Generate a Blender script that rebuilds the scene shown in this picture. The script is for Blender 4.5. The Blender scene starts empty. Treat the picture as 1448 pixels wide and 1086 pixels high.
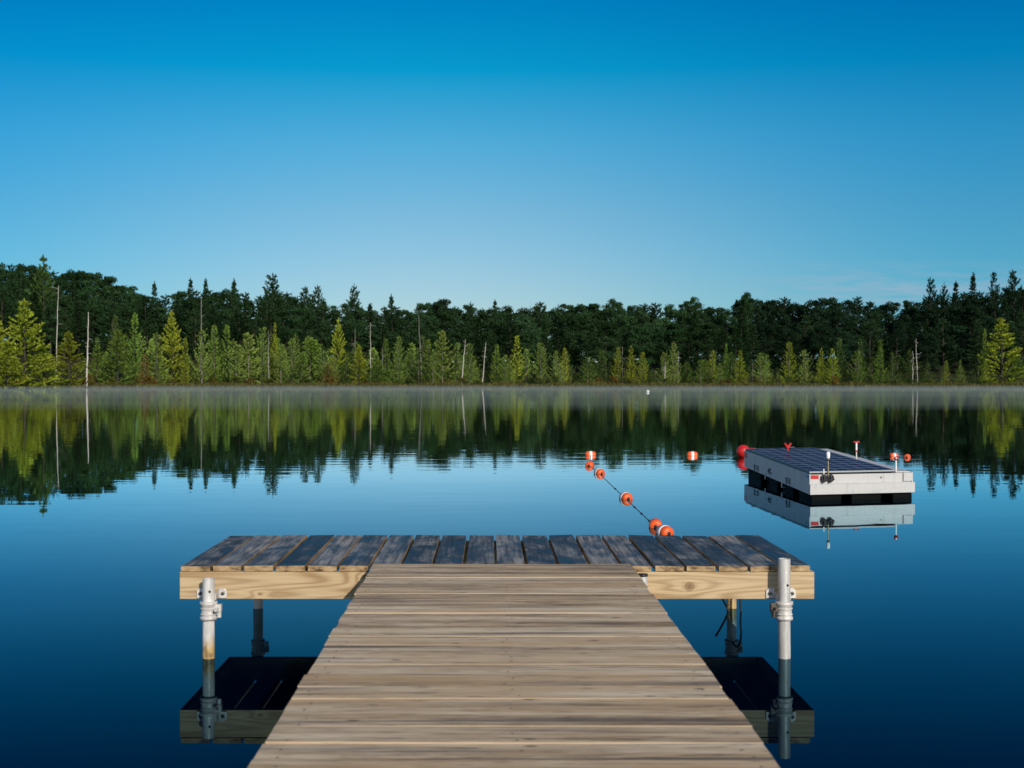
import bpy, bmesh, math, random
from mathutils import Vector, Matrix, noise as mnoise

SC = bpy.context.scene
COL = SC.collection
F = 1925.0          # focal length in photo pixels (1448 wide)
CX, CY = 692.0, 532.0   # vanishing point of the walkway, horizon
H = 1.335           # eye above the water
R = math.radians

def wx(px, Y): return (px - CX) * Y / F
def wz(py, Y): return H - (py - CY) * Y / F

# ------------------------------------------------------------------ helpers
def setp(o, label=None, cat=None, group=None, kind=None):
    if label: o['label'] = label
    if cat: o['category'] = cat
    if group: o['group'] = group
    if kind: o['kind'] = kind
    return o

def empty(name, loc, label, cat, group=None):
    o = bpy.data.objects.new(name, None)
    COL.objects.link(o)
    o.location = loc
    o.empty_display_size = 0.2
    return setp(o, label, cat, group)

class MB:
    """collects shapes and links them as ONE mesh object"""
    def __init__(self):
        self.v = []; self.f = []; self.sm = []
    def add(self, vs, fs, smooth=False):
        b = len(self.v)
        self.v += [tuple(p) for p in vs]
        self.f += [tuple(i + b for i in q) for q in fs]
        self.sm += [smooth] * len(fs)
        return self
    def box(self, x0, x1, y0, y1, z0, z1, fn=None):
        vs = [(x0,y0,z0),(x1,y0,z0),(x1,y1,z0),(x0,y1,z0),(x0,y0,z1),(x1,y0,z1),(x1,y1,z1),(x0,y1,z1)]
        if fn: vs = [fn(*p) for p in vs]
        return self.add(vs, [(3,2,1,0),(4,5,6,7),(0,1,5,4),(1,2,6,5),(2,3,7,6),(3,0,4,7)])
    def tube(self, pts, rads, n=10, cap=True, smooth=True):
        pts = [Vector(p) for p in pts]
        if not hasattr(rads, '__len__'): rads = [rads] * len(pts)
        vs = []; fs = []
        ref = None
        for i, p in enumerate(pts):
            a = pts[max(i-1,0)]; c = pts[min(i+1,len(pts)-1)]
            d = (c - a).normalized()
            if ref is None:
                ref = Vector((1,0,0)) if abs(d.x) < .8 else Vector((0,1,0))
            u = (ref - d * ref.dot(d)).normalized(); ref = u
            w = d.cross(u)
            for k in range(n):
                t = 2*math.pi*k/n
                vs.append(p + (u*math.cos(t) + w*math.sin(t)) * rads[i])
        for i in range(len(pts)-1):
            for k in range(n):
                k2 = (k+1) % n
                fs.append((i*n+k, i*n+k2, (i+1)*n+k2, (i+1)*n+k))
        self.add(vs, fs, smooth)
        if cap:
            m = len(pts)-1
            self.add(vs[:n], [tuple(range(n))[::-1]])
            self.add(vs[m*n:], [tuple(range(n))])
        return self
    def lathe(self, prof, origin, axis, n=20, smooth=True):
        """prof: list of (distance along axis, radius)"""
        axis = Vector(axis).normalized(); o = Vector(origin)
        ref = Vector((0,0,1)) if abs(axis.z) < .9 else Vector((1,0,0))
        u = (ref - axis*ref.dot(axis)).normalized(); w = axis.cross(u)
        vs = []; fs = []
        for (a, r) in prof:
            for k in range(n):
                t = 2*math.pi*k/n
                vs.append(o + axis*a + (u*math.cos(t)+w*math.sin(t))*r)
        for i in range(len(prof)-1):
            for k in range(n):
                k2 = (k+1) % n
                fs.append((i*n+k, i*n+k2, (i+1)*n+k2, (i+1)*n+k))
        return self.add(vs, fs, smooth)
    def mesh(self, name, mat):
        me = bpy.data.meshes.new(name)
        me.from_pydata(self.v, [], self.f)
        me.polygons.foreach_set('use_smooth', self.sm)
        if mat: me.materials.append(mat)
        me.update()
        return me
    def build(self, name, mat, parent=None, bevel=0, seg=2, fix=False):
        me = self.mesh(name, mat)
        if fix:
            bm = bmesh.new(); bm.from_mesh(me)
            bmesh.ops.recalc_face_normals(bm, faces=bm.faces); bm.to_mesh(me); bm.free()
        o = bpy.data.objects.new(name, me)
        COL.objects.link(o)
        if parent: o.parent = parent
        if bevel:
            m = o.modifiers.new('bevel', 'BEVEL'); m.width = bevel; m.segments = seg
            m.limit_method = 'ANGLE'; m.angle_limit = R(40)
        return o

# ------------------------------------------------------------------ materials
class NT:
    def __init__(self, name):
        self.m = bpy.data.materials.new(name); self.m.use_nodes = True
        self.t = self.m.node_tree; self.t.nodes.clear()
        self.out = self.t.nodes.new('ShaderNodeOutputMaterial')
    def n(self, typ, **kw):
        nd = self.t.nodes.new(typ)
        ins = kw.pop('ins', {})
        for k, v in kw.items(): setattr(nd, k, v)
        for k, v in ins.items(): self.set(nd.inputs[k], v)
        return nd
    def set(self, sock, v):
        if isinstance(v, bpy.types.NodeSocket): self.t.links.new(v, sock)
        elif isinstance(v, bpy.types.Node): self.t.links.new(v.outputs[0], sock)
        else: sock.default_value = v
    def math(self, op, a, b=None, c=None, clamp=False):
        nd = self.n('ShaderNodeMath', operation=op); nd.use_clamp = clamp
        self.set(nd.inputs[0], a)
        if b is not None: self.set(nd.inputs[1], b)
        if c is not None: self.set(nd.inputs[2], c)
        return nd.outputs[0]
    def mix(self, f, a, b, blend='MIX'):
        nd = self.n('ShaderNodeMix', data_type='RGBA', blend_type=blend)
        self.set(nd.inputs[0], f); self.set(nd.inputs[6], a); self.set(nd.inputs[7], b)
        return nd.outputs[2]
    def ramp(self, f, stops, interp='LINEAR'):
        nd = self.n('ShaderNodeValToRGB'); cr = nd.color_ramp; cr.interpolation = interp
        while len(cr.elements) < len(stops): cr.elements.new(0.5)
        for e, (p, c) in zip(cr.elements, stops):
            e.position = p
            e.color = (c, c, c, 1) if not hasattr(c, '__len__') else (*c, 1)
        self.set(nd.inputs[0], f)
        return nd.outputs[0]
    def noise(self, vec, scale, detail=4, rough=.55, dist=0):
        nd = self.n('ShaderNodeTexNoise')
        self.set(nd.inputs['Vector'], vec)
        nd.inputs['Scale'].default_value = scale; nd.inputs['Detail'].default_value = detail
        nd.inputs['Roughness'].default_value = rough; nd.inputs['Distortion'].default_value = dist
        return nd.outputs[0]
    def scale(self, vec, s):
        nd = self.n('ShaderNodeVectorMath', operation='MULTIPLY')
        self.set(nd.inputs[0], vec); nd.inputs[1].default_value = s
        return nd.outputs[0]
    def vadd(self, a, b):
        nd = self.n('ShaderNodeVectorMath', operation='ADD')
        self.set(nd.inputs[0], a); self.set(nd.inputs[1], b)
        return nd.outputs[0]
    def obj(self): return self.n('ShaderNodeTexCoord').outputs['Object']
    def sep(self, v):
        nd = self.n('ShaderNodeSeparateXYZ'); self.set(nd.inputs[0], v); return nd.outputs
    def bump(self, h, strength, dist):
        nd = self.n('ShaderNodeBump'); self.set(nd.inputs['Height'], h)
        nd.inputs['Strength'].default_value = strength; nd.inputs['Distance'].default_value = dist
        return nd.outputs[0]
    def pbr(self, col, rough=.6, metal=0., normal=None, spec=.5, **kw):
        nd = self.n('ShaderNodeBsdfPrincipled')
        self.set(nd.inputs['Base Color'], col if not (isinstance(col, tuple) and len(col) == 3) else (*col, 1))
        self.set(nd.inputs['Roughness'], rough); self.set(nd.inputs['Metallic'], metal)
        nd.inputs['Specular IOR Level'].default_value = spec
        for k, v in kw.items(): self.set(nd.inputs[k], v)
        if normal is not None: self.t.links.new(normal, nd.inputs['Normal'])
        self.t.links.new(nd.outputs[0], self.out.inputs[0])
        return nd

def island_offset(t, axis):
    rnd = t.n('ShaderNodeNewGeometry').outputs['Random Per Island']
    off = t.n('ShaderNodeCombineXYZ')
    t.set(off.inputs[0], t.math('MULTIPLY', rnd, 37.0)); t.set(off.inputs[1], t.math('MULTIPLY', rnd, 91.0))
    t.set(off.inputs[2], t.math('MULTIPLY', rnd, 53.0))
    return rnd, t.vadd(t.obj(), off.outputs[0])

def mat_walkway():
    t = NT('weathered grey decking')
    rnd, p = island_offset(t, 0)
    fine = t.noise(t.scale(p, (6.5, 85, 60)), 1.0, 5, .72)
    streak = t.noise(t.scale(p, (.8, 16, 9)), 1.0, 4, .6, .3)
    blotch = t.noise(t.scale(p, (1.6, 5.5, 5)), 1.0, 3, .5)
    f = t.math('ADD', t.math('MULTIPLY', fine, .55), t.math('MULTIPLY', streak, .6))
    f = t.math('SUBTRACT', f, t.math('MULTIPLY', t.math('SUBTRACT', rnd, .25), .16))
    col = t.ramp(f, [(.36, (.13,.088,.052)), (.45, (.37,.27,.170)), (.53, (.54,.42,.295)), (.61, (.65,.535,.39)), (.74, (.72,.61,.475))])
    # dark weather stains and a tan worn tone
    st = t.ramp(t.noise(t.scale(p, (.9, 20, 10)), 1.0, 3, .5, .4), [(.54, 0.), (.66, .7)])
    col = t.mix(st, col, (.10,.088,.085,1))
    tan = t.n('ShaderNodeTexWhiteNoise', noise_dimensions='1D'); t.set(tan.inputs['W'], t.math('MULTIPLY', rnd, 77.0))
    blotch = t.math('ADD', blotch, t.math('MULTIPLY', t.math('SUBTRACT', tan.outputs[0], .5), .22))
    col = t.mix(t.ramp(blotch, [(.46, 0.), (.66, .65)]), col, (.50,.345,.195,1))
    # small knots and splits
    vo = t.n('ShaderNodeTexVoronoi', feature='F1'); t.set(vo.inputs['Vector'], t.scale(p, (4.5, 12.5, 8.5))); vo.inputs['Scale'].default_value = 1.0
    kn = t.ramp(vo.outputs['Distance'], [(.045, 1.), (.11, 0.)])
    gate = t.ramp(t.n('ShaderNodeSeparateColor', ins={'Color': vo.outputs['Color']}).outputs[0], [(.40, 0.), (.44, .9)])
    col = t.mix(t.math('MULTIPLY', kn, gate), col, (.028,.02,.016,1))
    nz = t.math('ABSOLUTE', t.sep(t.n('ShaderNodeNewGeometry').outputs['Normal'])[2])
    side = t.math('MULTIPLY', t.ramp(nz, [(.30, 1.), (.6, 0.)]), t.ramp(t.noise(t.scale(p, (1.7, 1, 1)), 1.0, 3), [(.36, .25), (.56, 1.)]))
    crack = t.noise(t.scale(p, (6.5, 95, 20)), 1.0, 3, .5, .2)
    col = t.mix(t.ramp(crack, [(.62, 0.), (.67, .75)]), col, (.07,.05,.038,1))
    col = t.mix(1.0, col, (1.,.955,.88,1), 'MULTIPLY')
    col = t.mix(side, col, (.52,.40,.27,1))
    h = t.math('ADD', fine, t.math('MULTIPLY', streak, .5))
    t.pbr(col, .8, normal=t.bump(h, .8, .004), spec=.2)
    return t.m

def mat_dockdeck():
    t = NT('dark damp weathered decking')
    rnd, p = island_offset(t, 1)
    fine = t.noise(t.scale(p, (60, 2.5, 40)), 1.0, 5, .7)
    streak = t.noise(t.scale(p, (9, 1.0, 9)), 1.0, 4, .6, .5)
    patch = t.noise(t.scale(p, (4.5, 2.2, 5)), 1.0, 5, .6, .8)
    f = t.math('ADD', t.math('MULTIPLY', patch, .75), t.math('MULTIPLY', streak, .35))
    f = t.math('ADD', f, t.math('MULTIPLY', t.math('SUBTRACT', rnd, .5), .13))
    col = t.ramp(f, [(.38, (.013,.015,.017)), (.47, (.034,.037,.042)), (.53, (.095,.093,.094)), (.59, (.20,.195,.19)), (.68, (.33,.30,.265))])
    col = t.mix(t.ramp(fine, [(.38, .75), (.58, 0.)]), col, (.012,.014,.018,1))
    vo = t.n('ShaderNodeTexVoronoi', feature='F1'); t.set(vo.inputs['Vector'], t.scale(p, (9, 2.2, 8))); vo.inputs['Scale'].default_value = 1.0
    col = t.mix(t.ramp(vo.outputs['Distance'], [(.05, .8), (.13, 0.)]), col, (.27,.20,.13,1))
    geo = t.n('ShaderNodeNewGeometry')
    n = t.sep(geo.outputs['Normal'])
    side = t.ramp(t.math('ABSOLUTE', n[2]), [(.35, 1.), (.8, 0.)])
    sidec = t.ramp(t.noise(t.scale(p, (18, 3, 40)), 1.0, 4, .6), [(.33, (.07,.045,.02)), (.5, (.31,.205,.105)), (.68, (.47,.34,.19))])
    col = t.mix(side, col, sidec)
    rough = t.ramp(patch, [(.35, .42), (.65, .72)])
    t.pbr(col, rough, normal=t.bump(t.math('ADD', fine, patch), .6, .003), spec=.25)
    return t.m

def mat_beam():
    t = NT('tan softwood beam')
    p = t.obj()
    x, y, z = t.sep(p)
    # knots: (x, z) in dock space; the grain bends round them
    base = t.noise(t.scale(p, (.38, 3.0, 8.5)), 1.0, 2, .45)
    rings = None; kd = None
    for (kx, kz, s) in ((-.595,.345,.018), (-.60,.375,.010), (.96,.325,.026), (.33,.33,.02), (-1.1,.29,.008)):
        dx = t.math('MULTIPLY', t.math('SUBTRACT', x, kx), .45); dz = t.math('SUBTRACT', z, kz)
        d = t.math('SQRT', t.math('ADD', t.math('MULTIPLY', dx, dx), t.math('MULTIPLY', dz, dz)))
        b = t.math('POWER', 2.718, t.math('MULTIPLY', d, -1.0/(s*1.7)))
        rings = b if rings is None else t.math('ADD', rings, b)
        dx2 = t.math('SUBTRACT', x, kx)
        d2 = t.math('SQRT', t.math('ADD', t.math('MULTIPLY', dx2, dx2), t.math('MULTIPLY', dz, dz)))
        k = t.ramp(t.math('DIVIDE', d2, s), [(.30, .75), (.55, .35), (.75, .6), (.95, 0.)])
        kd = k if kd is None else t.math('MAXIMUM', kd, k)
    g = t.math('ADD', base, t.math('MULTIPLY', rings, .17))
    w = t.math('SINE', t.math('MULTIPLY', g, 78.0))
    w = t.math('MULTIPLY', t.math('ADD', w, 1.0), .5)
    col = t.ramp(w, [(.0, (.33,.215,.105)), (.3, (.43,.31,.175)), (.8, (.52,.385,.22))])
    col = t.mix(t.ramp(t.noise(t.scale(p, (1.1, 5, 9)), 1.0, 3), [(.42, 0.), (.72, .6)]), col, (.52,.40,.255,1))
    fib = t.noise(t.scale(p, (4, 60, 120)), 1.0, 3)
    col = t.mix(t.ramp(fib, [(.35, .3), (.55, 0.)]), col, (.24,.15,.07,1))
    col = t.mix(kd, col, (.13,.065,.03,1))
    t.pbr(col, .7, normal=t.bump(t.math('ADD', fib, t.math('MULTIPLY', w, .4)), .3, .002), spec=.3)
    return t.m

def mat_metal(name, base, rust=None, rough=.42, metal=.45):
    t = NT(name); p = t.obj()
    n1 = t.noise(p, 28, 4, .6); n2 = t.noise(t.scale(p, (30, 30, 6)), 1, 4, .6)
    d = tuple(c*.62 for c in base)
    col = t.mix(t.ramp(n2, [(.38, .8), (.62, 0.)]), (*base, 1), (*d, 1))
    if rust:
        z = t.sep(p)[2]
        zz = t.math('ADD', z, t.math('MULTIPLY', t.math('SUBTRACT', n2, .5), .10))
        m = t.ramp(t.math('MULTIPLY', zz, 1.0), [(rust-.035, 1.), (rust+.02, 0.)])
        col = t.mix(t.math('MULTIPLY', m, .93), col, t.ramp(n1, [(.35, (.20,.10,.02)), (.6, (.50,.34,.12))]))
    t.pbr(col, t.ramp(n1, [(.3, rough-.1), (.7, rough+.15)]), metal, normal=t.bump(n1, .15, .002))
    return t.m

def mat_paint(name, c, rough=.4, dirt=.12, spec=.5):
    t = NT(name); p = t.obj()
    n = t.noise(t.scale(p, (3, 3, 9)), 1.5, 5, .62)
    col = t.mix(t.ramp(n, [(.5, 0.), (.78, dirt*3)]), (*c, 1), (*[k*.55 for k in c], 1))
    run = t.noise(t.scale(p, (26, 14, 1.5)), 1.0, 4, .65)
    col = t.mix(t.ramp(run, [(.56, 0.), (.75, dirt*4.5)]), col, (c[0]*.42, c[1]*.38, c[2]*.30, 1))
    t.pbr(col, t.ramp(n, [(.3, rough), (.8, rough+.2)]), spec=spec, normal=t.bump(t.noise(p, 90, 2), .05, .001))
    return t.m

def mat_foliage(name, transl=.3, spread=.35):
    t = NT(name)
    oi = t.n('ShaderNodeObjectInfo')
    geo = t.n('ShaderNodeNewGeometry')
    r = geo.outputs['Random Per Island']
    hs = t.n('ShaderNodeHueSaturation')
    t.set(hs.inputs['Hue'], t.math('ADD', .485, t.math('MULTIPLY', r, .03)))
    hs.inputs['Saturation'].default_value = 1.0
    t.set(hs.inputs['Value'], t.math('ADD', 1-spread, t.math('MULTIPLY', r, 2*spread)))
    t.set(hs.inputs['Color'], oi.outputs['Color'])
    d = t.n('ShaderNodeBsdfDiffuse', ins={'Color': hs.outputs[0]})
    tr = t.n('ShaderNodeBsdfTranslucent', ins={'Color': hs.outputs[0]})
    mx = t.n('ShaderNodeMixShader'); mx.inputs[0].default_value = transl
    t.set(mx.inputs[1], d.outputs[0]); t.set(mx.inputs[2], tr.outputs[0])
    t.t.links.new(mx.outputs[0], t.out.inputs[0])
    return t.m

def mat_bark(name, a, b):
    t = NT(name); p = t.obj()
    n = t.noise(t.scale(p, (9, 9, 1.6)), 1, 5, .65)
    t.pbr(t.ramp(n, [(.35, a), (.65, b)]), .85, spec=.2)
    return t.m

def mat_water():
    t = NT('dark calm lake water')
    p = t.n('ShaderNodeNewGeometry').outputs['Position']
    a = t.noise(t.scale(p, (.9, 3.2, 1)), 1.0, 2, .5, .2)
    b = t.noise(t.scale(p, (.22, .55, 1)), 1.0, 2, .5)
    gust = t.ramp(t.noise(t.scale(p, (.035, .06, 1)), 1.0, 2, .5, .6), [(.38, .25), (.66, 1.)])
    far = t.ramp(t.math('MULTIPLY', t.sep(p)[1], 1/40.), [(.22, .12), (.55, .50), (1.0, .9)])
    h = t.math('MULTIPLY', a, t.math('MULTIPLY', gust, far))
    h = t.math('ADD', h, t.math('MULTIPLY', b, .45))
    nrm = t.bump(h, 1.0, WAVE)
    # clear dark water: reflection rises steeply towards grazing, its curve and blue tint imitating polarised light over a blue body
    fr = t.n('ShaderNodeFresnel', ins={'IOR': 1.333, 'Normal': nrm}).outputs[0]
    fac = t.math('MULTIPLY', t.math('POWER', fr, 2.2), 2.65, clamp=True)
    gc = t.mix(t.ramp(fr, [(.42, 0.), (.80, 1.)]), (.48,.84,1.0,1), (.95,.98,1.0,1))
    d = t.n('ShaderNodeBsdfDiffuse', ins={'Color': (.0003,.002,.009,1), 'Normal': nrm})
    g = t.n('ShaderNodeBsdfGlossy', ins={'Color': gc, 'Roughness': .010, 'Normal': nrm})
    mx = t.n('ShaderNodeMixShader', ins={'Fac': fac})
    t.set(mx.inputs[1], d.outputs[0]); t.set(mx.inputs[2], g.outputs[0])
    t.t.links.new(mx.outputs[0], t.out.inputs[0])
    return t.m
WAVE = .0034

def mat_ground():
    t = NT('dark forest floor'); p = t.obj()
    n = t.noise(p, .5, 6, .65)
    t.pbr(t.ramp(n, [(.35, (.012,.014,.006)), (.55, (.035,.04,.014)), (.7, (.075,.055,.022))]), .95, spec=.1,
          normal=t.bump(n, .6, .3))
    return t.m

def mat_mist():
    t = NT('morning mist')
    v = t.n('ShaderNodeVolumePrincipled')
    v.inputs['Color'].default_value = (.78,.90,.86,1)
    v.inputs['Density'].default_value = MIST
    v.inputs['Anisotropy'].default_value = 0.0
    t.t.links.new(v.outputs[0], t.out.inputs['Volume'])
    return t.m
MIST = .0085

def mat_panel():
    t = NT('navy solar cells')
    uv = t.n('ShaderNodeUVMap'); uv.uv_map = 'UVMap'
    u, v, _ = t.sep(uv.outputs[0])
    def grid(c, w):
        fr = t.math('FRACT', c)
        e = t.math('MINIMUM', fr, t.math('SUBTRACT', 1.0, fr))
        return t.math('LESS_THAN', e, w)
    g = t.math('MAXIMUM', grid(u, .024), grid(v, .045))
    bus = t.math('MULTIPLY', grid(t.math('MULTIPLY', u, 3.0), .03), .12)
    cid = t.n('ShaderNodeTexWhiteNoise', noise_dimensions='2D')
    fl = t.n('ShaderNodeVectorMath', operation='FLOOR'); t.set(fl.inputs[0], uv.outputs[0]); t.set(cid.inputs['Vector'], fl.outputs[0])
    cell = t.mix(cid.outputs[0], (.013,.022,.062,1), (.022,.036,.095,1))
    col = t.mix(bus, cell, (.16,.19,.26,1))
    col = t.mix(g, col, (.26,.30,.38,1))
    t.pbr(col, .5, spec=.0, **{'Coat Weight': .06, 'Coat Roughness': .06})
    return t.m

def flat(name, c, rough=.5, metal=0., spec=.5):
    t = NT(name)
    n = t.noise(t.obj(), 40, 3, .6)
    col = t.mix(t.ramp(n, [(.35, .35), (.6, 0.)]), (*c, 1), (*[k*.6 for k in c], 1))
    t.pbr(col, rough, metal, spec=spec)
    return t.m

M = dict(
    walkway=mat_walkway(), deck=mat_dockdeck(), beam=mat_beam(),
    steel=mat_metal('pale galvanised pipe', (.60,.585,.56), metal=.2),
    rusty=mat_metal('galvanised pipe with rust band', (.74,.72,.69), rust=.085, metal=.1),
    cast=mat_metal('cast bracket', (.66,.63,.60), rough=.5, metal=.15),
    bolt=mat_metal('dark bolt', (.10,.085,.07), rough=.5, metal=.6),
    black=flat('black rubber', (.012,.012,.013), .55),
    blackin=flat('dark pipe inside', (.01,.01,.01), .9),
    white=mat_paint('white painted board', (.49,.485,.48), .5, .10, .25),
    float=mat_paint('black plastic float', (.004,.005,.005), .6, .1, .05),
    panel=mat_panel(), frame=flat('dark panel frame', (.02,.022,.026), .35, .3),
    red=mat_paint('red plastic', (.52,.015,.012), .35, .06),
    redtape=flat('red reflective tape', (.50,.012,.012), .35),
    bluetape=flat('grey blue tape', (.17,.22,.30), .4),
    orange=mat_paint('orange float plastic', (.80,.105,.012), .36, .08),
    bwhite=mat_paint('white float band', (.80,.79,.76), .4, .10),
    brass=flat('brass fitting', (.42,.32,.16), .4, .6),
    rope=flat('dark rope', (.035,.04,.045), .8), palerope=flat('tan rope', (.40,.36,.20), .8),
    leaf=mat_foliage('needle foliage', .3, .5), broad=mat_foliage('broad leaf foliage', .25, .55), sedge=mat_foliage('sedge blades', .3, .45),
    bark=mat_bark('grey brown bark', (.022,.019,.015), (.06,.052,.042)),
    palebark=mat_bark('pale bark', (.09,.08,.06), (.22,.20,.155)),
    dead=mat_bark('bleached dead wood', (.31,.29,.25), (.58,.545,.48)),
    greydead=mat_bark('grey dead wood', (.16,.15,.13), (.36,.34,.30)),
)
def build_world_materials():
    M['water'] = mat_water(); M['ground'] = mat_ground(); M['mist'] = mat_mist()
build_world_materials()

# ------------------------------------------------------------------ sun, sky, camera
SUNDIR = Vector((.40, -1.0, .455)).normalized()
EL = math.asin(SUNDIR.z); AZ = math.atan2(SUNDIR.x, SUNDIR.y)
SUN = 3.9; SKY = .12; EXPO = 0.0

def make_world():
    w = bpy.data.worlds.new('World'); SC.world = w; w.use_nodes = True
    nt = w.node_tree; nt.nodes.clear()
    t = NT.__new__(NT); t.t = nt
    out = nt.nodes.new('ShaderNodeOutputWorld'); bg = nt.nodes.new('ShaderNodeBackground')
    sky = t.n('ShaderNodeTexSky', sky_type='NISHITA', sun_disc=False, sun_elevation=EL, sun_rotation=AZ,
              air_density=1.0, dust_density=.2, ozone_density=3.0)
    d = t.n('ShaderNodeTexCoord').outputs['Generated']
    x, y, z = t.sep(d)
    # a polarised clear morning: the sky deepens quickly above the horizon
    tint = t.ramp(t.math('MAXIMUM', z, 0.0), SKYRAMP)
    # (strongest across from the sun, where skylight is polarised)
    wgt = t.math('MULTIPLY', t.ramp(y, [(.45, 0.), (.85, 1.)], 'EASE'), t.ramp(z, [(.42, 1.), (.75, 0.)], 'EASE'))
    col = t.mix(wgt, sky.outputs[0], t.mix(1.0, sky.outputs[0], tint, 'MULTIPLY'))
    # a thin bank of cloud low over the trees on the right
    el = t.math('ARCTANGENT', t.math('DIVIDE', z, t.math('MAXIMUM', y, .05)))
    az = t.math('ARCTANGENT', t.math('DIVIDE', x, t.math('MAXIMUM', y, .05)))
    deep = t.ramp(t.math('ABSOLUTE', t.math('ADD', az, .04)), [(.0, 0.), (.40, 1.), (.8, 1.)], 'EASE')
    col = t.mix(t.math('MULTIPLY', deep, wgt), col, t.mix(1.0, col, (.36,.81,.94,1), 'MULTIPLY'))
    cv = t.n('ShaderNodeCombineXYZ'); t.set(cv.inputs[0], t.math('MULTIPLY', az, 22.0)); t.set(cv.inputs[1], t.math('MULTIPLY', el, 150.0))
    cn = t.noise(cv.outputs[0], 1.0, 5, .6, .3)
    ca = t.math('MULTIPLY', t.math('MULTIPLY', t.ramp(az, [(.17, 0.), (.25, 1.)]), t.ramp(el, [(.066, 1.), (.076, .45), (.085, 0.)])),
                t.ramp(cn, [(.40, 0.), (.62, .62)]))
    ca = t.math('MULTIPLY', ca, t.math('GREATER_THAN', y, .1))
    col = t.mix(ca, col, (*CLOUD, 1))
    t.set(bg.inputs[0], col); bg.inputs[1].default_value = SKY
    nt.links.new(bg.outputs[0], out.inputs[0])
SKYRAMP = [(0.0, (0.5167, 0.6333, 0.7667)), (0.0684, (0.4808, 0.6058, 0.73)), (0.1196, (0.3858, 0.6108, 0.7083)), (0.17, (0.2133, 0.6375, 0.75)), (0.219, (0.0083, 0.6058, 0.75)), (0.2636, (0.0, 0.5083, 0.7333)), (0.4, (0.0, 0.375, 0.65)), (1.0, (0.0833, 0.35, 0.6))]
CLOUD = (2.7, 3.8, 5.0)
make_world()

sun = bpy.data.lights.new('sun', 'SUN'); sun.energy = SUN; sun.angle = R(.5); sun.color = (1.0, .90, .76)
so = bpy.data.objects.new('sun', sun); COL.objects.link(so)
so.rotation_euler = SUNDIR.to_track_quat('Z', 'Y').to_euler(); so.location = (30, -60, 40)

cam = bpy.data.cameras.new('camera'); co = bpy.data.objects.new('camera', cam); COL.objects.link(co)
co.location = (0, 0, H); co.rotation_euler = (R(90), 0, 0)
cam.sensor_width = 36; cam.lens = F/1448*36; cam.shift_x = 32/1448; cam.shift_y = -11/1448
cam.clip_start = .05; cam.clip_end = 3000
cam.dof.use_dof = True; cam.dof.focus_distance = 11.0; cam.dof.aperture_fstop = 6.3
SC.camera = co
SC.view_settings.view_transform = 'Standard'; SC.view_settings.look = 'None'
SC.view_settings.exposure = EXPO; SC.view_settings.gamma = 1
SC.cycles.use_denoising = True
SC.cycles.max_bounces = 6; SC.cycles.volume_bounces = 1
SC.render.film_transparent = False

# ------------------------------------------------------------------ ground, water, mist
SHORE = 173.0
def shore_y(X):
    s = SHORE + 1.6*math.sin(X*.06+1) + .8*math.sin(X*.19) + .35*math.sin(X*.53)
    if X < -40: s -= min(18, (-40-X)*.85)
    return s
def ground_z(X, Y):
    s = shore_y(X); d = Y - s
    if d < 0: return max(-2.5, d*.35)
    z = .10 + min(d, 6)*.02
    d2 = max(0, d-10)
    hill = .05 + .05*max(0, min(1, (-X-15)/60)) + .02*max(0, min(1, (X-45)/40))
    z += hill*min(d2, 75)
    z += .25*mnoise.noise((X*.15, Y*.15, 0))*min(1, d/6)
    return z

def make_ground():
    xs = [-900,-600,-400,-250,-160,-120] + [-100+2*i for i in range(101)] + [120,160,250,400,600,900]
    ys = [-500,-200,-50,0,50,100,140,160,170,174] + [176+1.0*i for i in range(28)] + [205+4*i for i in range(22)] + [300,340,400,520,700,1000,1500]
    v = [(x,y,ground_z(x,y)) for y in ys for x in xs]; n = len(xs)
    f = [(j*n+i, j*n+i+1, (j+1)*n+i+1, (j+1)*n+i) for j in range(len(ys)-1) for i in range(n-1)]
    m = MB(); m.add(v, f, True)
    setp(m.build('ground', M['ground']), 'dark forest floor rising behind the far lake shore', 'ground', kind='structure')
make_ground()
wm = MB(); wm.add([(-900,-500,0),(900,-500,0),(900,200,0),(-900,200,0)], [(0,1,2,3)])
setp(wm.build('water', M['water']), 'calm dark blue lake mirroring sky and trees', 'lake', kind='structure')
def make_mist():
    m = MB(); m.box(-150, 150, 58, 172.0, .015, .15); m.box(-151, 151, 100, 172.6, .165, .24)
    setp(m.build('mist', M['mist']), 'thin pale morning mist lying on the water before the far shore', 'mist', kind='stuff')
make_mist()

# ------------------------------------------------------------------ dock platform
ZF, ZB = 6.53, 7.78
DX0, DX1 = wx(254, ZF), wx(1151.5, ZF)
DZ = .426
rng = random.Random(4)

def plank_box(m, x0, x1, y0, y1, z0, z1, tw=0):
    m.box(x0, x1, y0, y1, z0, z1, fn=(lambda x, y, z: (x, y, z + tw*((x-x0)/(x1-x0)-.5) )))

def bolt_head(m, p, r=.009, axis=(0,-1,0), d=.008):
    m.lathe([(0, r), (d, r), (d+.0001, r*.98), (d+.003, .0001)], p, axis, 6, False)

def deck_with_nails(deck, nails, mat, root, bev):
    k = len(deck.f); deck.add(nails.v, nails.f)
    o = deck.build('deck_boards', mat, root, bevel=bev)
    o.data.materials.append(M['bolt'])
    for i in range(k, len(deck.f)): o.data.polygons[i].material_index = 1

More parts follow.
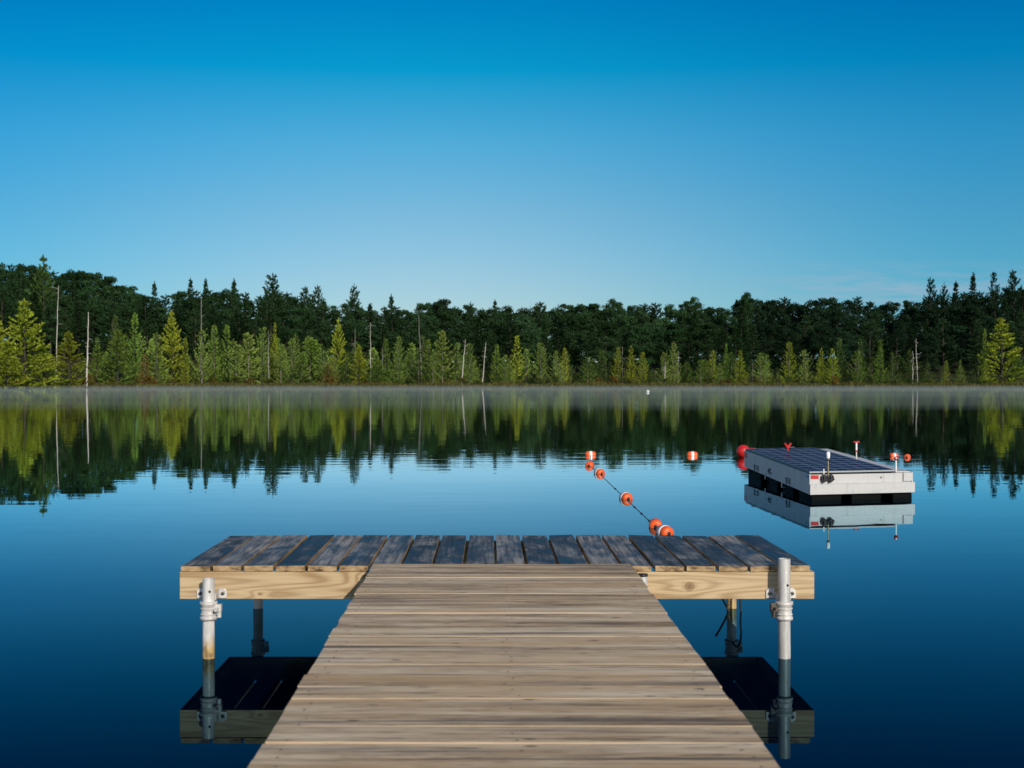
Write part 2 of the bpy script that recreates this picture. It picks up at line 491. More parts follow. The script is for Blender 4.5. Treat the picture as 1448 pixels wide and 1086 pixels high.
def make_dock():
    root = empty('dock_platform', (0,0,0), 'wooden dock platform with dark cross boards on four pale pipe posts', 'dock')
    deck = MB()
    n = 20; pitch = (DX1-DX0-.012)/n
    for i in range(n):
        a = DX0+.006 + i*pitch + rng.uniform(0,.003)
        w = pitch - rng.uniform(.013,.019)
        plank_box(deck, a, a+w, ZF-.004+rng.uniform(-.004,.003), ZB+rng.uniform(-.012,.012), DZ-.027, DZ+rng.uniform(-.0025,.002), rng.uniform(-.004,.004))
    nails = MB()
    for i in range(n):
        a = DX0+.006 + i*pitch
        for yy in (ZF+.03, ZB-.03):
            for k in (.03, .1): nails.lathe([(0,.004),(.0012,.004),(.0013,.0001)], (a+k, yy, DZ+.0005), (0,0,1), 6, False)
    deck_with_nails(deck, nails, M['deck'], root, .003)
    zt, zb = DZ-.029, .266
    b = MB(); b.box(DX0, DX1, ZF, ZF+.038, zb, zt); b.build('front_beam', M['beam'], root, bevel=.003)
    b = MB(); b.box(DX0, DX1, ZB-.045, ZB-.007, zb, zt); b.build('rear_beam', M['beam'], root, bevel=.003)
    for x in (DX0, DX1-.038):
        b = MB(); b.box(x, x+.038, ZF+.040, ZB-.047, zb, zt); b.build('side_beam', M['beam'], root, bevel=.003)
    for k in range(1, 5):
        x = DX0 + (DX1-DX0)*k/5
        b = MB(); b.box(x-.019, x+.019, ZF+.040, ZB-.047, zb+.01, zt-.001); b.build('joist', M['beam'], root, bevel=.003)
    # posts
    def post(x, y, ztop, mat, front, lean=0, flip=1, zc=.285):
        m = MB()
        r = .0285
        m.tube([(x+lean*.9, y, -1.6), (x+lean*.1, y, 0), (x, y, zc-.09), (x, y, ztop)], r, 20, cap=False)
        m.tube([(x, y, ztop), (x, y, ztop-.06)], [r*.86, r*.86], 20, cap=False)
        vs = []; k = 20
        for q in range(k):
            t = 2*math.pi*q/k
            vs.append((x+r*math.cos(t), y+r*math.sin(t), ztop))
        for q in range(k):
            t = 2*math.pi*q/k
            vs.append((x+r*.86*math.cos(t), y+r*.86*math.sin(t), ztop))
        m.add(vs, [(q, (q+1)%k, k+(q+1)%k, k+q) for q in range(k)])
        p = m.build('post', mat, root)
        cp = MB(); cp.lathe([(0,.0001),(.0001,r*.85)], (x,y,ztop-.012), (0,0,-1), 20); cp.build('pipe_opening', M['blackin'], p)
        h = MB(); h.lathe([(0,.006),(.0012,.006),(.0013,.0001)], (x+.010, y-math.sqrt(r*r-.0001)+.0003, zc+.035 if front and flip > 0 else zc+.065), (.33,-.94,0), 10); h.build('bolt_hole', M['blackin'], p)
        s = -1 if front else 1
        yb = ZF-.001 if front else ZB-.006
        c = MB()
        c.lathe([(0,r+.001),(.0,r+.012),(.012,r+.012),(.016,r+.006),(.066,r+.007),(.072,r+.013),(.085,r+.013),(.086,r+.001)], (x,y,zc-.10), (0,0,1), 20)
        for dz in (.02, .048):
            c.lathe([(0,r+.006),(.003,r+.0105),(.007,r+.0105),(.010,r+.006)], (x,y,zc-.10+dz), (0,0,1), 20)
        c.build('collar', M['cast'], p, fix=True)
        y0, y1 = sorted((yb, yb+s*.008))
        ya, yc = sorted((yb+s*.008, y-s*.008))
        for sx in (-1, 1):
            fl = MB()
            xa = x + sx*.031; xb = x + sx*.072
            x0, x1 = min(xa,xb), max(xa,xb)
            zl, zh = zc-.012, zc+.036
            ch = .012
            o2 = [(x0,zl),(x1,zl),(x1,zh-ch),(x1-ch,zh),(x0,zh)] if sx > 0 else [(x0,zl),(x1,zl),(x1,zh),(x0+ch,zh),(x0,zh-ch)]
            nn = len(o2)
            vs = [(a,y0,bz) for a,bz in o2]+[(a,y1,bz) for a,bz in o2]
            fl.add(vs, [tuple(range(nn)), tuple(range(nn,2*nn))[::-1]]+[(q,(q+1)%nn,nn+(q+1)%nn,nn+q) for q in range(nn)])
            if sx > 0: fl.box(x+.018, x+.034, ya-.002, yc, zc-.010, zc+.02)
            else: fl.box(x-.034, x-.018, ya-.002, yc, zc-.010, zc+.02)
            fl.build('flange', M['cast'], p, bevel=.0025, fix=True)
        for sx in (-1, 1):
            bm_ = MB(); bolt_head(bm_, (x+sx*.054, yb+s*.008, zc+.012), .0085, (0, s, 0)); bm_.build('bolt', M['bolt'], p)
        # clamp with its set screw beside the collar
        cl = MB()
        cl.box(x+flip*.030-.002, x+flip*.062, y-.016, y+.016, zc-.062, zc-.028) if flip > 0 else cl.box(x-.066, x-.028, y-.010, y+.018, zc-.066, zc-.022)
        cl.lathe([(0,.011),(.030,.011),(.0301,.0001)], (x+flip*.050, y, zc-.090), (0,0,1), 8, False)
        cl.lathe([(0,.006),(.040,.006),(.0401,.010),(.050,.010),(.0501,.0001)], (x+flip*.046, y-.012, zc-.046), (0,-1,0), 8, False)
        cl.build('clamp', M['cast'] if flip > 0 else M['bolt'], p, bevel=.002, fix=True)  # flipped clamp takes the dark metal, so its shade is painted in
        return p
    post(wx(295,6.45), 6.45, wz(818,6.45), M['rusty'], True, 0, 1, .283)
    pr = post(wx(1109,6.45), 6.45, wz(790,6.45), M['steel'], True, .014, -1, .283)
    post(wx(365,7.84), 7.84, .395, M['steel'], False, 0, 1, .283)
    post(wx(1034.5,7.84), 7.84, .395, M['rusty'], False, 0, 1, .283)
    # black cable looping below the rear corner
    def P(q, Y): return Vector((wx(q[0],Y), Y, wz(q[1],Y)))
    for pts in ([(1012,830),(1019,842),(1025,853),(1031,866)], [(1036,822),(1041,815),(1046,820),(1048,834),(1047,850),(1048,868)]):
        c = MB()
        raw = [P(q, 7.72) for q in pts]
        sm = []
        for i in range(len(raw)-1):
            p0 = raw[max(i-1,0)]; p1 = raw[i]; p2 = raw[i+1]; p3 = raw[min(i+2,len(raw)-1)]
            for k in range(5):
                u = k/5
                sm.append(.5*((2*p1)+(-p0+p2)*u+(2*p0-5*p1+4*p2-p3)*u*u+(-p0+3*p1-3*p2+p3)*u**3))
        sm.append(raw[-1])
        c.tube(sm, .006, 8); c.build('cable', M['black'], root)
    return root
make_dock()

# ------------------------------------------------------------------ gangway
def make_gangway():
    root = empty('gangway', (0,0,0), 'weathered grey plank walkway running out to the dark dock platform', 'walkway')
    zt = DZ + .012
    yend = ZF - .012
    def edge(Y):
        k = (Y-3.08)/(6.42-3.08)
        l = (-.550)*(1-k) + (-.5525)*k
        r = .669*(1-k) + .671*k
        return l, r
    m = MB()
    Y = yend; i = 0
    while Y > -1.2:
        w = .1485 + rng.uniform(-.002,.002); g = rng.uniform(.002,.0048)
        l, r = edge(Y)
        dz = rng.uniform(-.0009,.0009); tw = rng.uniform(-.0018,.0018); sag = rng.uniform(-.001,.001)
        x0 = l - rng.uniform(-.004,.005); x1 = r + rng.uniform(-.004,.005)
        # board with a slight cup and twist, cut into segments
        NX, NY = 8, 3
        vs = []
        for zz in (0, 1):
            for b in range(NY+1):
                for a in range(NX+1):
                    fx = a/NX; fy = b/NY
                    x = x0+(x1-x0)*fx; y = Y-w+w*fy
                    cup = .0008*(4*(fy-.5)**2) * (1 if i % 3 else -1)
                    z = zt + dz + tw*(fx-.5) + sag*4*fx*(1-fx) + cup
                    vs.append((x, y + .0015*math.sin(fx*7+i), z if zz else z-.027))
        nx = NX+1; base = nx*(NY+1); fs = []
        for b in range(NY):
            for a in range(NX):
                q = (b*nx+a, b*nx+a+1, (b+1)*nx+a+1, (b+1)*nx+a)
                fs.append(tuple(base+k for k in q)); fs.append(q[::-1])
        for a in range(NX):
            fs.append((a, a+1, base+a+1, base+a)); k = NY*nx
            fs.append((k+a+1, k+a, base+k+a, base+k+a+1))
        for b in range(NY):
            fs.append(((b+1)*nx, b*nx, base+b*nx, base+(b+1)*nx))
            k = NX; fs.append((b*nx+k, (b+1)*nx+k, base+(b+1)*nx+k, base+b*nx+k))
        m.add(vs, fs)
        Y -= w+g; i += 1
    for x in (-.515, .045, .595):
        b = MB(); b.box(x, x+.038, -1.2, yend-.004, zt-.175, zt-.033); b.build('stringer', M['beam'], root, bevel=.003)
    b = MB(); b.box(-.470, .040, yend-.05, yend-.012, zt-.175, zt-.034); b.box(.088, .590, yend-.05, yend-.012, zt-.175, zt-.034); b.build('end_beam', M['beam'], root, bevel=.003)
    # nails: two columns over each stringer
    nm = MB()
    Y = yend - .07
    while Y > 2.6:
        for x in (-.496, .064, .614):
            for dy in (-.035, .035):
                rng.random() < .8 and nm.lathe([(0,.0034),(.0006,.0034),(.0007,.0001)], (x+rng.uniform(-.02,.02), Y+dy*rng.uniform(.6,1.2), zt+.0022), (0,0,1), 6, False)
        Y -= .153
    deck_with_nails(m, nm, M['walkway'], root, .0011)
    # white pipe bracket that ties the walkway to the platform
    p = MB(); px = wx(909, 6.47)
    p.tube([(px,6.472,.22),(px,6.472,wz(815,6.47))], .022, 16, cap=False); pp = p.build('hinge_pipe', M['steel'], root)
    q = MB(); q.lathe([(0,.0001),(.0001,.024),(.012,.024),(.0121,.0001)], (px,6.472,wz(815,6.47)), (0,0,1), 16); q.build('pipe_cap', M['black'], pp, fix=True)
    # legs carry the shore end of the walkway
    for y in (3.4, .2):
        for x in (-.46, .58):
            p = MB(); p.tube([(x,y,-1.6),(x,y,zt-.036)], .026, 14); p.build('leg', M['steel'], root)
make_gangway()

# ------------------------------------------------------------------ solar raft
def make_raft():
    N = Vector((wx(1146,14.58), 14.58, 0))
    a = R(15.0); W = 1.245
    U = Vector((math.cos(a), math.sin(a), 0))
    L = 3.70; V = Vector((-.003, 1.0, 0)).normalized()
    root = empty('solar_raft', N, 'white floating raft topped with a navy solar panel on black floats', 'raft')
    def T(s, t, z): 
        p = U*s + V*t
        return (p.x, p.y, z + .0155*t)      # the raft rides a little high at its far end
    zs0, zs1, zt = .064, .176, .276
    # upper white box (deck)
    m = MB(); m.box(.012, W-.016, .035, L-.03, zs0+.012, zt, T); m.build('deck_box', M['white'], root, bevel=.006)
    m = MB(); m.box(-.006, .010, .022, L, zs0, zt+.008, T); m.build('side_board', M['white'], root, bevel=.004)
    m = MB(); m.box(W-.014, W+.004, .022, L, zs0, zt+.006, T); m.build('side_board', M['white'], root, bevel=.004)
    m = MB(); m.box(-.006, W+.018, -.012, .020, zs0, zs1, T); m.build('front_board', M['white'], root, bevel=.005)
    m = MB(); m.box(.012, W-.016, L-.028, L, zs0, zt+.012, T); m.build('end_board', M['white'], root, bevel=.004)
    m = MB(); m.box(W-.20, W-.022, .06, L-.06, zt+.0025, zt+.016, T); m.build('edge_strip', M['white'], root, bevel=.004)
    m = MB(); m.box(W-.115, W-.010, .016, .034, zs1+.012, zt+.004, T); m.build('corner_plate', M['white'], root, bevel=.003)
    # solar panel: frame and cells
    p0, p1, q0, q1 = -.004, W-.215, .03, L-.09
    m = MB(); m.box(p0, p1, q0, q1, zt+.010, zt+.034, T); fr = m.build('solar_panel', M['frame'], root, bevel=.003)
    me = bpy.data.meshes.new('solar_cells')
    e = .018
    me.from_pydata([T(p0+e,q0+e,zt+.037), T(p1-e,q0+e,zt+.037), T(p1-e,q1-e,zt+.037), T(p0+e,q1-e,zt+.037)], [], [(0,1,2,3)])
    uvl = me.uv_layers.new(name='UVMap')
    for lp, uv in zip(uvl.data, ((0,0),(6,0),(6,12),(0,12))): lp.uv = uv
    me.materials.append(M['panel'])
    o = bpy.data.objects.new('solar_cells', me); COL.objects.link(o); o.parent = fr
    m = MB()
    m.box(p0, p1, q0-.0035, q0-.0005, zt+.020, zt+.036, T); m.build('frame_rail', flat('pale aluminium', (.42,.43,.45), .35, .7), fr)
    m = MB(); m.box(p0+.6, p0+.72, q1-.02, q1+.03, zt+.038, zt+.052, T); m.build('panel_clip', M['bolt'], fr, bevel=.003)
    # floats
    def fl(s0, s1, t0, t1):
        m = MB(); m.box(s0, s1, t0, t1, -.12, zs0-.004, T)
        o = m.build('float', M['float'], root, bevel=.015, seg=3)
    for (s0, s1) in ((.03,.40), (.53,.85), (.86,W-.01)) if False else ((.02,.38),(.50,.86),(1.00,W-.005)):
        fl(s0, s1, .03, .62)
    for (t0, t1) in ((.95,1.5), (1.78,2.3), (2.75,3.6)):
        fl(.03, .5, t0, t1); fl(.6, W-.03, t0, t1)
    # dark cross bearers seen in the gaps
    for t in (.67, 2.45):
        m = MB(); m.box(.06, W-.06, t, t+.06, -.02, zs0-.006, T); m.build('bearer', M['float'], root)
    # white hangers below the left board
    for t in (1.35, 2.3):
        m = MB(); m.box(-.0105, -.0065, t, t+.05, .012 if t < 2 else .022, zs0+.03, T)
        if t < 2: m.box(-.0105, .05, t, t+.05, .006, .0118, T)
        m.build('hanger', M['white'], root, bevel=.002)
    # dark grilles and a latch on the left board
    for t, w in ((.95,.20), (2.75,.26)):
        m = MB(); y = -.0075
        for tt in (t, t+w-.02): m.box(y-.004, y, tt, tt+.02, zs0+.010, zs0+.082, T)
        for zz in (.028, .054, .078): m.box(y-.0062, y-.0042, t-.02, t+w+.02, zs0+zz, zs0+zz+.009, T)
        m.build('vent', M['black'], root)
    m = MB(); y = -.0075; q = -.045
    m.box(y-.004, y, 1.98, 2.10, .205+q, .222+q, T); m.box(y-.0065, y-.0045, 2.05, 2.16, .178+q, .196+q, T); m.box(y-.009, y-.007, 1.95, 2.02, .160+q, .180+q, T); m.box(y-.011, y-.0095, 2.06, 2.09, .155+q, .215+q, T)
    m.build('latch', M['black'], root)
    # red reflector tape at the near corner and at the far left corner
    m = MB(); m.box(.014, .105, .030, .0335, zt-.045, zt-.006, T); m.build('reflector', M['redtape'], root)
    m = MB(); m.box(-.0075, -.0062, .05, .20, zt-.040, zt-.010, T); m.build('side_reflector', M['bluetape'], root)
    m = MB(); m.box(-.0075, -.0062, L-.20, L-.02, zt-.085, zt-.01, T); m.box(-.0062, .03, L+.001, L+.004, zt-.085, zt-.01, T); m.build('reflector', M['redtape'], root)
    # bolt on the front board
    m = MB(); m.lathe([(0,.010),(.006,.010),(.0061,.0001)], T(.86,.034,.232), T(0,-1,0), 8, False); m.build('bolt', M['bolt'], root)
    # two black rope clamps hanging on the front face
    def clamp(s, w):
        k = MB()
        c = Vector(T(s, .012, zt-.040))
        ring = []
        for i in range(17):
            th = 2*math.pi*i/16
            ring.append(c + U*math.cos(th)*w + Vector((0,0,1))*math.sin(th)*.034)
        k.tube(ring, .010, 8, cap=False)
        k.tube([c+Vector((0,-.005,.045)), c+Vector((.006,-.012,0)), c+Vector((-.012,-.01,-.045))], [.012,.017,.013], 8)
        k.tube([c+U*(-w)+Vector((0,-.01,-.02)), c+U*(w*1.3)+Vector((0,-.012,-.012))], [.012,.009], 8)
        k.build('rope_clamp', M['black'], root, fix=True)
    clamp(.165, .028); clamp(.245, .030)
    m = MB(); m.box(.158, .174, .022, .028, zt-.01, zt+.06, T); m.build('clamp_strap', M['cast'], root)
    # masts
    def mast(s, t, z0, z1, r, mats, head):
        b = Vector(T(s, t, z0)); tp = Vector(T(s, t, z1))
        k = MB(); k.tube([b, tp], r, 10); o = k.build('mast', mats, root)
        head(o, tp)
    def lamp(o, p):
        k = MB(); k.lathe([(-.02,.0001),(-.018,.016),(.0,.02),(.045,.021),(.055,.016),(.062,.0001)], p-Vector((0,0,.03)), (0,0,1), 14); k.build('lamp', M['bwhite'], o, fix=True)
        k = MB(); k.lathe([(0,.0001),(.0001,.018),(.012,.018),(.0121,.0001)], p-Vector((0,0,.065)), (0,0,1), 12); k.build('lamp_base', M['black'], o, fix=True)
    mast(.215, .016, zt-.02, wz(643,14.6), .0065, M['brass'], lamp)
    def tee(o, p):
        k = MB(); k.tube([p-U*.038, p+U*.038], .011, 10); k.build('handle', M['red'], o)
        k = MB(); k.tube([p-Vector((0,0,.12)), p-Vector((0,0,.10))], .014, 10); k.build('grip', M['red'], o)
        k = MB(); k.tube([p-Vector((0,0,.10)), p-Vector((0,0,.012))], .0115, 10); k.build('sleeve', M['bwhite'], o)
    Yt = 16.6; q = Vector((wx(1211,Yt), Yt, 0)) - N
    det = U.x*V.y-U.y*V.x
    st = lambda q: ((q.x*V.y-q.y*V.x)/det, (U.x*q.y-U.y*q.x)/det)
    s, t = st(q); mast(min(s, W-.03), t, zt+.016, wz(625,Yt)-.0155*t, .008, M['steel'], tee)
    def vee(o, p):
        k = MB()
        k.tube([p-Vector((0,0,.05)), p-U*.042+Vector((0,0,.02))], [.010,.016], 10)
        k.tube([p-Vector((0,0,.05)), p+U*.042+Vector((0,0,.02))], [.010,.016], 10)
        k.build('fork', M['red'], o)
    Yv = 17.7; q = Vector((wx(1114,Yv), Yv, 0)) - N; s, t = st(q)
    mast(s, t, zt+.037, wz(629,Yv)-.0155*t, .009, M['red'], vee)
    def ball(o, p):
        k = MB(); k.lathe([(-.022,.0001),(-.02,.012),(-.01,.022),(.004,.024),(.016,.018),(.022,.0001)], p, (0,0,1), 14); k.build('knob', M['red'], o, fix=True)
        k = MB(); k.tube([p+Vector((-.004,-.024,.006)), p+Vector((-.004,-.0255,.006))], .008, 10); k.build('reflector', M['bwhite'], o)
    mast(W-.19, .07, zt+.016, wz(648,15.0), .0085, M['bwhite'], ball)
    return root
make_raft()

# ------------------------------------------------------------------ floats, ropes
def lane_float(px, pyw, ax, label, band=True, r=.060, L=.175, tip=0.0, name='lane_float', group='orange lane floats on the swim ropes', sink=.40):
    Y = F*H/(pyw-CY)
    c = Vector((wx(px,Y), Y, r*(1-2*sink)+0))
    root = empty(name, (c.x, c.y, 0), label, 'float', group)
    ax = Vector(ax).normalized(); ax.z = tip; ax.normalize()
    o = Vector((0,0,c.z))
    h = L/2
    body = MB()
    prof = [(-h,.012),(-h,r*.55),(-h*.93,r*.78),(-h*.8,r*.92),(-h*.55,r),(h*.55,r),(h*.8,r*.92),(h*.93,r*.78),(h,r*.55),(h,.012)]
    body.lathe(prof, o, ax, 24)
    b = body.build('float_body', M['orange'], root, fix=True)
    if band:
        m = MB(); m.lathe([(-h*.30,r-.001),(-h*.30,r+.0025),(h*.30,r+.0025),(h*.30,r-.001)], o, ax, 24); m.build('band', M['bwhite'], root, fix=True)
    for s in (-1, 1):
        m = MB(); m.lathe([(0,.0001),(.0001,r*.27),(.008,r*.25),(.0081,.0001)], o+ax*(s*h), ax*s, 12); m.build('rope_lock', M['black'], root, fix=True)
        m = MB(); m.lathe([(0,r*.50),(.0025,r*.53),(.005,r*.50)], o+ax*(s*(h-.001)), ax*s, 20); m.build('end_rim', M['orange'], root, fix=True)
    return root, Vector((c.x, c.y, c.z))

chain = []
specs = [
 (940, 755, (-.30,1,0), 'orange lane float nearest the dock, its white band showing behind its round end', True),
 (927, 745, (.10,1,0), 'plain orange lane float tucked behind the one nearest the dock', False),
 (885, 705.5, (-.22,1,0), 'lone orange lane float midway along the slanting rope', True),
 (847.5, 670, (-.30,1,0), 'orange lane float at the upper end of the slanting rope section', True),
 (834, 659, (.25,1,0), 'small orange lane float just below the far white-banded one', False),
]
for px, py, ax, lb, bd in specs:
    r_, c_ = lane_float(px, py, ax, lb, bd)
    chain.append(c_)
far = []
for px, py, lb, bd, a in (
  (835, 644, 'white-banded orange lane float side-on at the far corner of the ropes', True, (1,.05,0)),
  (979, 644.5, 'white-banded orange lane float side-on alone between the rope corner and raft', True, (1,-.05,0)),
  (1264, 645.5, 'white-banded orange lane float just behind the right end of the raft', True, (1,.2,0)),
  (1283, 647, 'plain orange lane float furthest right beyond the raft', False, (.5,1,0))):
    r_, c_ = lane_float(px, py, a, lb, bd, L=.165 if px < 1100 else .135, r=.060 if px < 1100 else .048)
    far.append(c_)

def rope(name, pts, label, mat, r=.006, sag=.0):
    m = MB(); P = []
    for i in range(len(pts)-1):
        a, b = pts[i], pts[i+1]
        n = 10
        for k in range(n):
            u = k/n; p = a.lerp(b, u); p.z -= sag*4*u*(1-u); P.append(p)
    P.append(pts[-1])
    m.tube(P, r, 8)
    kn = []
    return setp(m.build(name, mat), label, 'rope'), P
corner = far[0]
rp = [chain[0]+Vector((.06,-.5,-.02)), chain[0], chain[1], chain[2], chain[3], chain[4], corner]
rp = [Vector((p.x, p.y, .0)) for p in rp]
ro, P = rope('lane_rope', rp, 'thin dark rope threading the slanting line of orange floats', M['rope'], .0045, .0)
for i_, u_ in ((2,.18),(2,.42),(2,.66),(3,.35)):
    q_ = rp[i_].lerp(rp[i_+1], u_)
    m = MB(); m.lathe([(-.02,.0001),(-.012,.012),(.012,.012),(.02,.0001)], q_, rp[i_+1]-rp[i_], 8); m.build('knot', M['rope'], ro)
fr_ = [far[0], far[1], far[2], far[3]]
fr_ = [Vector((p.x, p.y, .004)) for p in fr_]
rope('lane_rope', fr_, 'thin far rope running level across the water behind the raft', M['rope'], .0022, .0)

def red_buoy():
    Y = 22.4; px, py = 1051, 633
    c = Vector((wx(px,Y), Y, 0)); r = .112
    zc = wz(py, Y)*.60
    root = empty('mooring_buoy', c, 'round red mooring buoy behind the far left corner of the raft', 'buoy')
    m = MB(); m.lathe([(-r,.0001)]+[(-r*math.cos(math.pi*i/12), r*math.sin(math.pi*i/12)) for i in range(1,12)]+[(r,.0001)], (0,0,zc), (.5,0,.85), 24)
    m.build('ball', M['red'], root, fix=True)
    m = MB(); m.lathe([(0,.03),(.05,.026),(.052,.018),(.08,.016),(.0801,.0001)], Vector((r*.92,-.02,zc+.03)), (1,0,.15), 12); m.build('neck', M['red'], root, fix=True)
    m = MB(); m.lathe([(0,.018),(.018,.018),(.0181,.0001)], Vector((r*.92+.082,-.02,zc+.043)), (1,0,.15), 10); m.build('eye_fitting', M['brass'], root, fix=True)
red_buoy()
def white_buoy():
    Y = F*H/(554.5-CY)
    root = empty('white_buoy', (wx(916,Y), Y, 0), 'tiny white buoy far out on the misty water near the shore', 'buoy')
    m = MB(); m.lathe([(-.08,.0001),(-.06,.10),(.0,.15),(.04,.14),(.08,.09),(.10,.0001)], (0,0,.06), (0,0,1), 16); m.build('float_body', M['bwhite'], root, fix=True)
    m = MB(); m.lathe([(0,.02),(.04,.02),(.0401,.0001)], (0,0,.155), (0,0,1), 8); m.build('top_fitting', M['bwhite'], root, fix=True)
white_buoy()

# ------------------------------------------------------------------ trees
def kite(m, p, d, l, w, up=None, rg=random):
    d = d.normalized()
    s = d.cross(Vector((rg.gauss(0,1), rg.gauss(0,1), rg.gauss(0,1))))
    if s.length < 1e-3: s = d.cross(Vector((1,.3,.2)))
    s.normalize()
    m.add([p, p+d*l*.45+s*w*.5, p+d*l, p+d*l*.45-s*w*.5], [(0,1,2,3)])

def trunk_mesh(rg, Hh, r0, mat, bend=.02, limbs=0, limb_len=1.5, lz=(.3,.9), up=.3, name='trunk'):
    m = MB(); pts = []; rad = []
    bx, by = rg.gauss(0,bend)*Hh, rg.gauss(0,bend)*Hh
    n = 7
    for i in range(n):
        t = i/(n-1)
        pts.append(Vector((bx*t*t + rg.gauss(0,.004)*Hh*(t>0)*(t<1), by*t*t, -.4*(i==0)+Hh*t))); rad.append(max(.012, r0*(1-t*.93)*(1.25 if i == 0 else 1)))
    m.tube(pts, rad, 7)
    for k in range(limbs):
        t = rg.uniform(*lz); az = rg.uniform(0, 6.283)
        b = Vector((bx*t*t, by*t*t, Hh*t)); l = limb_len*(1.15-t)*rg.uniform(.5,1.2)
        e = b+Vector((math.cos(az)*l, math.sin(az)*l, l*up*rg.uniform(.2,1.6)))
        mid = b.lerp(e,.5)+Vector((0,0,-.05*l))
        rr = r0*(1-t*.9)*.38
        m.tube([b, mid, e], [rr, rr*.7, max(.008, rr*.25)], 5, cap=False)
    return m.mesh(name, mat), (bx, by)

def spire_crown(rg, Hh, Rm, start=.04, dense=1.0, power=.85, droop=.15, tip=.5, lean=(0,0), ragged=.25):
    """narrow young conifer: whorls of short branches clothed in small sprays"""
    m = MB()
    z = start*Hh
    while z < Hh*.985:
        t = z/Hh
        rr = Rm*max(.05,(1-t))**power
        nb = max(3, int((4+4*(1-t))*dense))
        a0 = rg.uniform(0,6.283)
        for k in range(nb):
            az = a0+6.283*k/nb+rg.gauss(0,.25)
            l = rr*rg.uniform(1-ragged*1.6, 1+ragged)
            if rg.random() < .07: l *= 1.35
            dx, dy = math.cos(az), math.sin(az)
            ns = max(2, int(l/.17))
            base = Vector((lean[0]*t*t, lean[1]*t*t, z+rg.gauss(0,.05)))
            for s in range(ns):
                u = (s+.6)/ns
                q = base+Vector((dx*l*u, dy*l*u, l*(-droop*u+tip*u*u)))
                fwd = Vector((dx, dy, -droop+2*tip*u))
                for side in (-1,1):
                    lat = Vector((-dy*side, dx*side, .15))
                    kite(m, q, fwd*rg.uniform(.8,1.4)+lat*rg.uniform(.15,.75)+Vector((0,0,rg.uniform(-.15,.35))), rg.uniform(.26,.46)*(.7+.5*(1-u)), rg.uniform(.08,.13), rg=rg)
            kite(m, q, fwd, .3, .09, rg=rg)
        z += rg.uniform(.24,.42)*(Hh/6.5)**.5*(1.15-.45*t)
    for k in range(10):
        p = Vector((lean[0], lean[1], Hh*(.93+.05*rg.random())))
        kite(m, p, Vector((rg.gauss(0,.25), rg.gauss(0,.25), 1)), Hh*.05+.12, .08, rg=rg)
    return m

def plume_crown(rg, Hh, Rm, start=.18, gap=.75, up=.45, lean=(0,0), power=.65, tuft=.5, nb0=6, clear=.35, fan=.5):
    """white pine: separate tiers of long limbs ending in upswept brushes"""
    m = MB(); z = start*Hh
    while z < Hh*.955:
        t = z/Hh
        env = Rm*max(.07,(1-t))**power*(1 if t > .3 else .7+t)
        nb = rg.randint(nb0-2, nb0)
        a0 = rg.uniform(0,6.283)
        for k in range(nb):
            az = a0+6.283*k/nb+rg.gauss(0,.35)
            l = env*rg.choice((.6,.8,.95,1.0,1.1,1.25))*rg.uniform(.9,1.1)
            dx, dy = math.cos(az), math.sin(az)
            base = Vector((lean[0]*t*t, lean[1]*t*t, z+rg.gauss(0,.16)))
            ns = max(3, int(l/.17))
            rise = up*rg.uniform(.5,1.3)*(.7+.8*t)
            for s in range(ns):
                u = clear+(1-clear)*(s+.5)/ns
                q = base+Vector((dx*l*u+rg.gauss(0,.05), dy*l*u+rg.gauss(0,.05), l*rise*u*u+rg.gauss(0,.04)))
                w = .55+.6*math.sin(math.pi*min(1,(u-clear)/(1-clear)*.85))
                for j in range(6):
                    d = Vector((dx*rg.uniform(.2,1.2)+rg.gauss(0,fan), dy*rg.uniform(.2,1.2)+rg.gauss(0,fan), rise*u+rg.uniform(-.05,.65)))
                    kite(m, q, d, rg.uniform(.26,.50)*tuft*1.6*w, rg.uniform(.10,.16), rg=rg)
        z += gap*rg.uniform(.7,1.3)*(.50+.65*(1-t))
    for k in range(30):
        hz = rg.random()
        p = Vector((lean[0]+rg.gauss(0,.03), lean[1]+rg.gauss(0,.03), Hh*(.90+.085*hz)))
        kite(m, p, Vector((rg.gauss(0,.55*(1-hz)+.1), rg.gauss(0,.55*(1-hz)+.1), 1)), .55*tuft*1.3, .12, rg=rg)
    return m

def broad_crown(rg, Hh, Rm, base=.28, blobs=16, leaves=230, size=.30):
    m = MB()
    for b in range(blobs):
        az = rg.uniform(0,6.283); t = rg.random()**.8
        zc = Hh*(base+(1-base)*(.12+.76*t))
        env = Rm*math.sin(math.pi*min(.94, .18+.72*t))**.7
        rr = env*math.sqrt(rg.random())*.78
        c = Vector((rr*math.cos(az), rr*math.sin(az), zc))
        br = Rm*rg.uniform(.18,.38)*(1 if t < .8 else .8)
        sq = rg.uniform(.55,.85)
        for k in range(leaves):
            d = Vector((rg.gauss(0,1), rg.gauss(0,1), rg.gauss(0,1))).normalized()
            if d.z < -.35 and rg.random() < .6: d.z = -d.z
            q = c+Vector((d.x*br, d.y*br, d.z*br*sq))*rg.uniform(.62,1.18)
            nn = (d+Vector((rg.gauss(0,.5), rg.gauss(0,.5), rg.gauss(0,.5)))).normalized()
            dd = nn.cross(Vector((rg.gauss(0,1), rg.gauss(0,1), rg.gauss(0,1)))).normalized()
            sd = nn.cross(dd); l_ = size*rg.uniform(.7,1.4); w_ = size*rg.uniform(.5,.9)*.5
            m.add([q, q+dd*l_*.45+sd*w_, q+dd*l_, q+dd*l_*.45-sd*w_], [(0,1,2,3)])
    return m

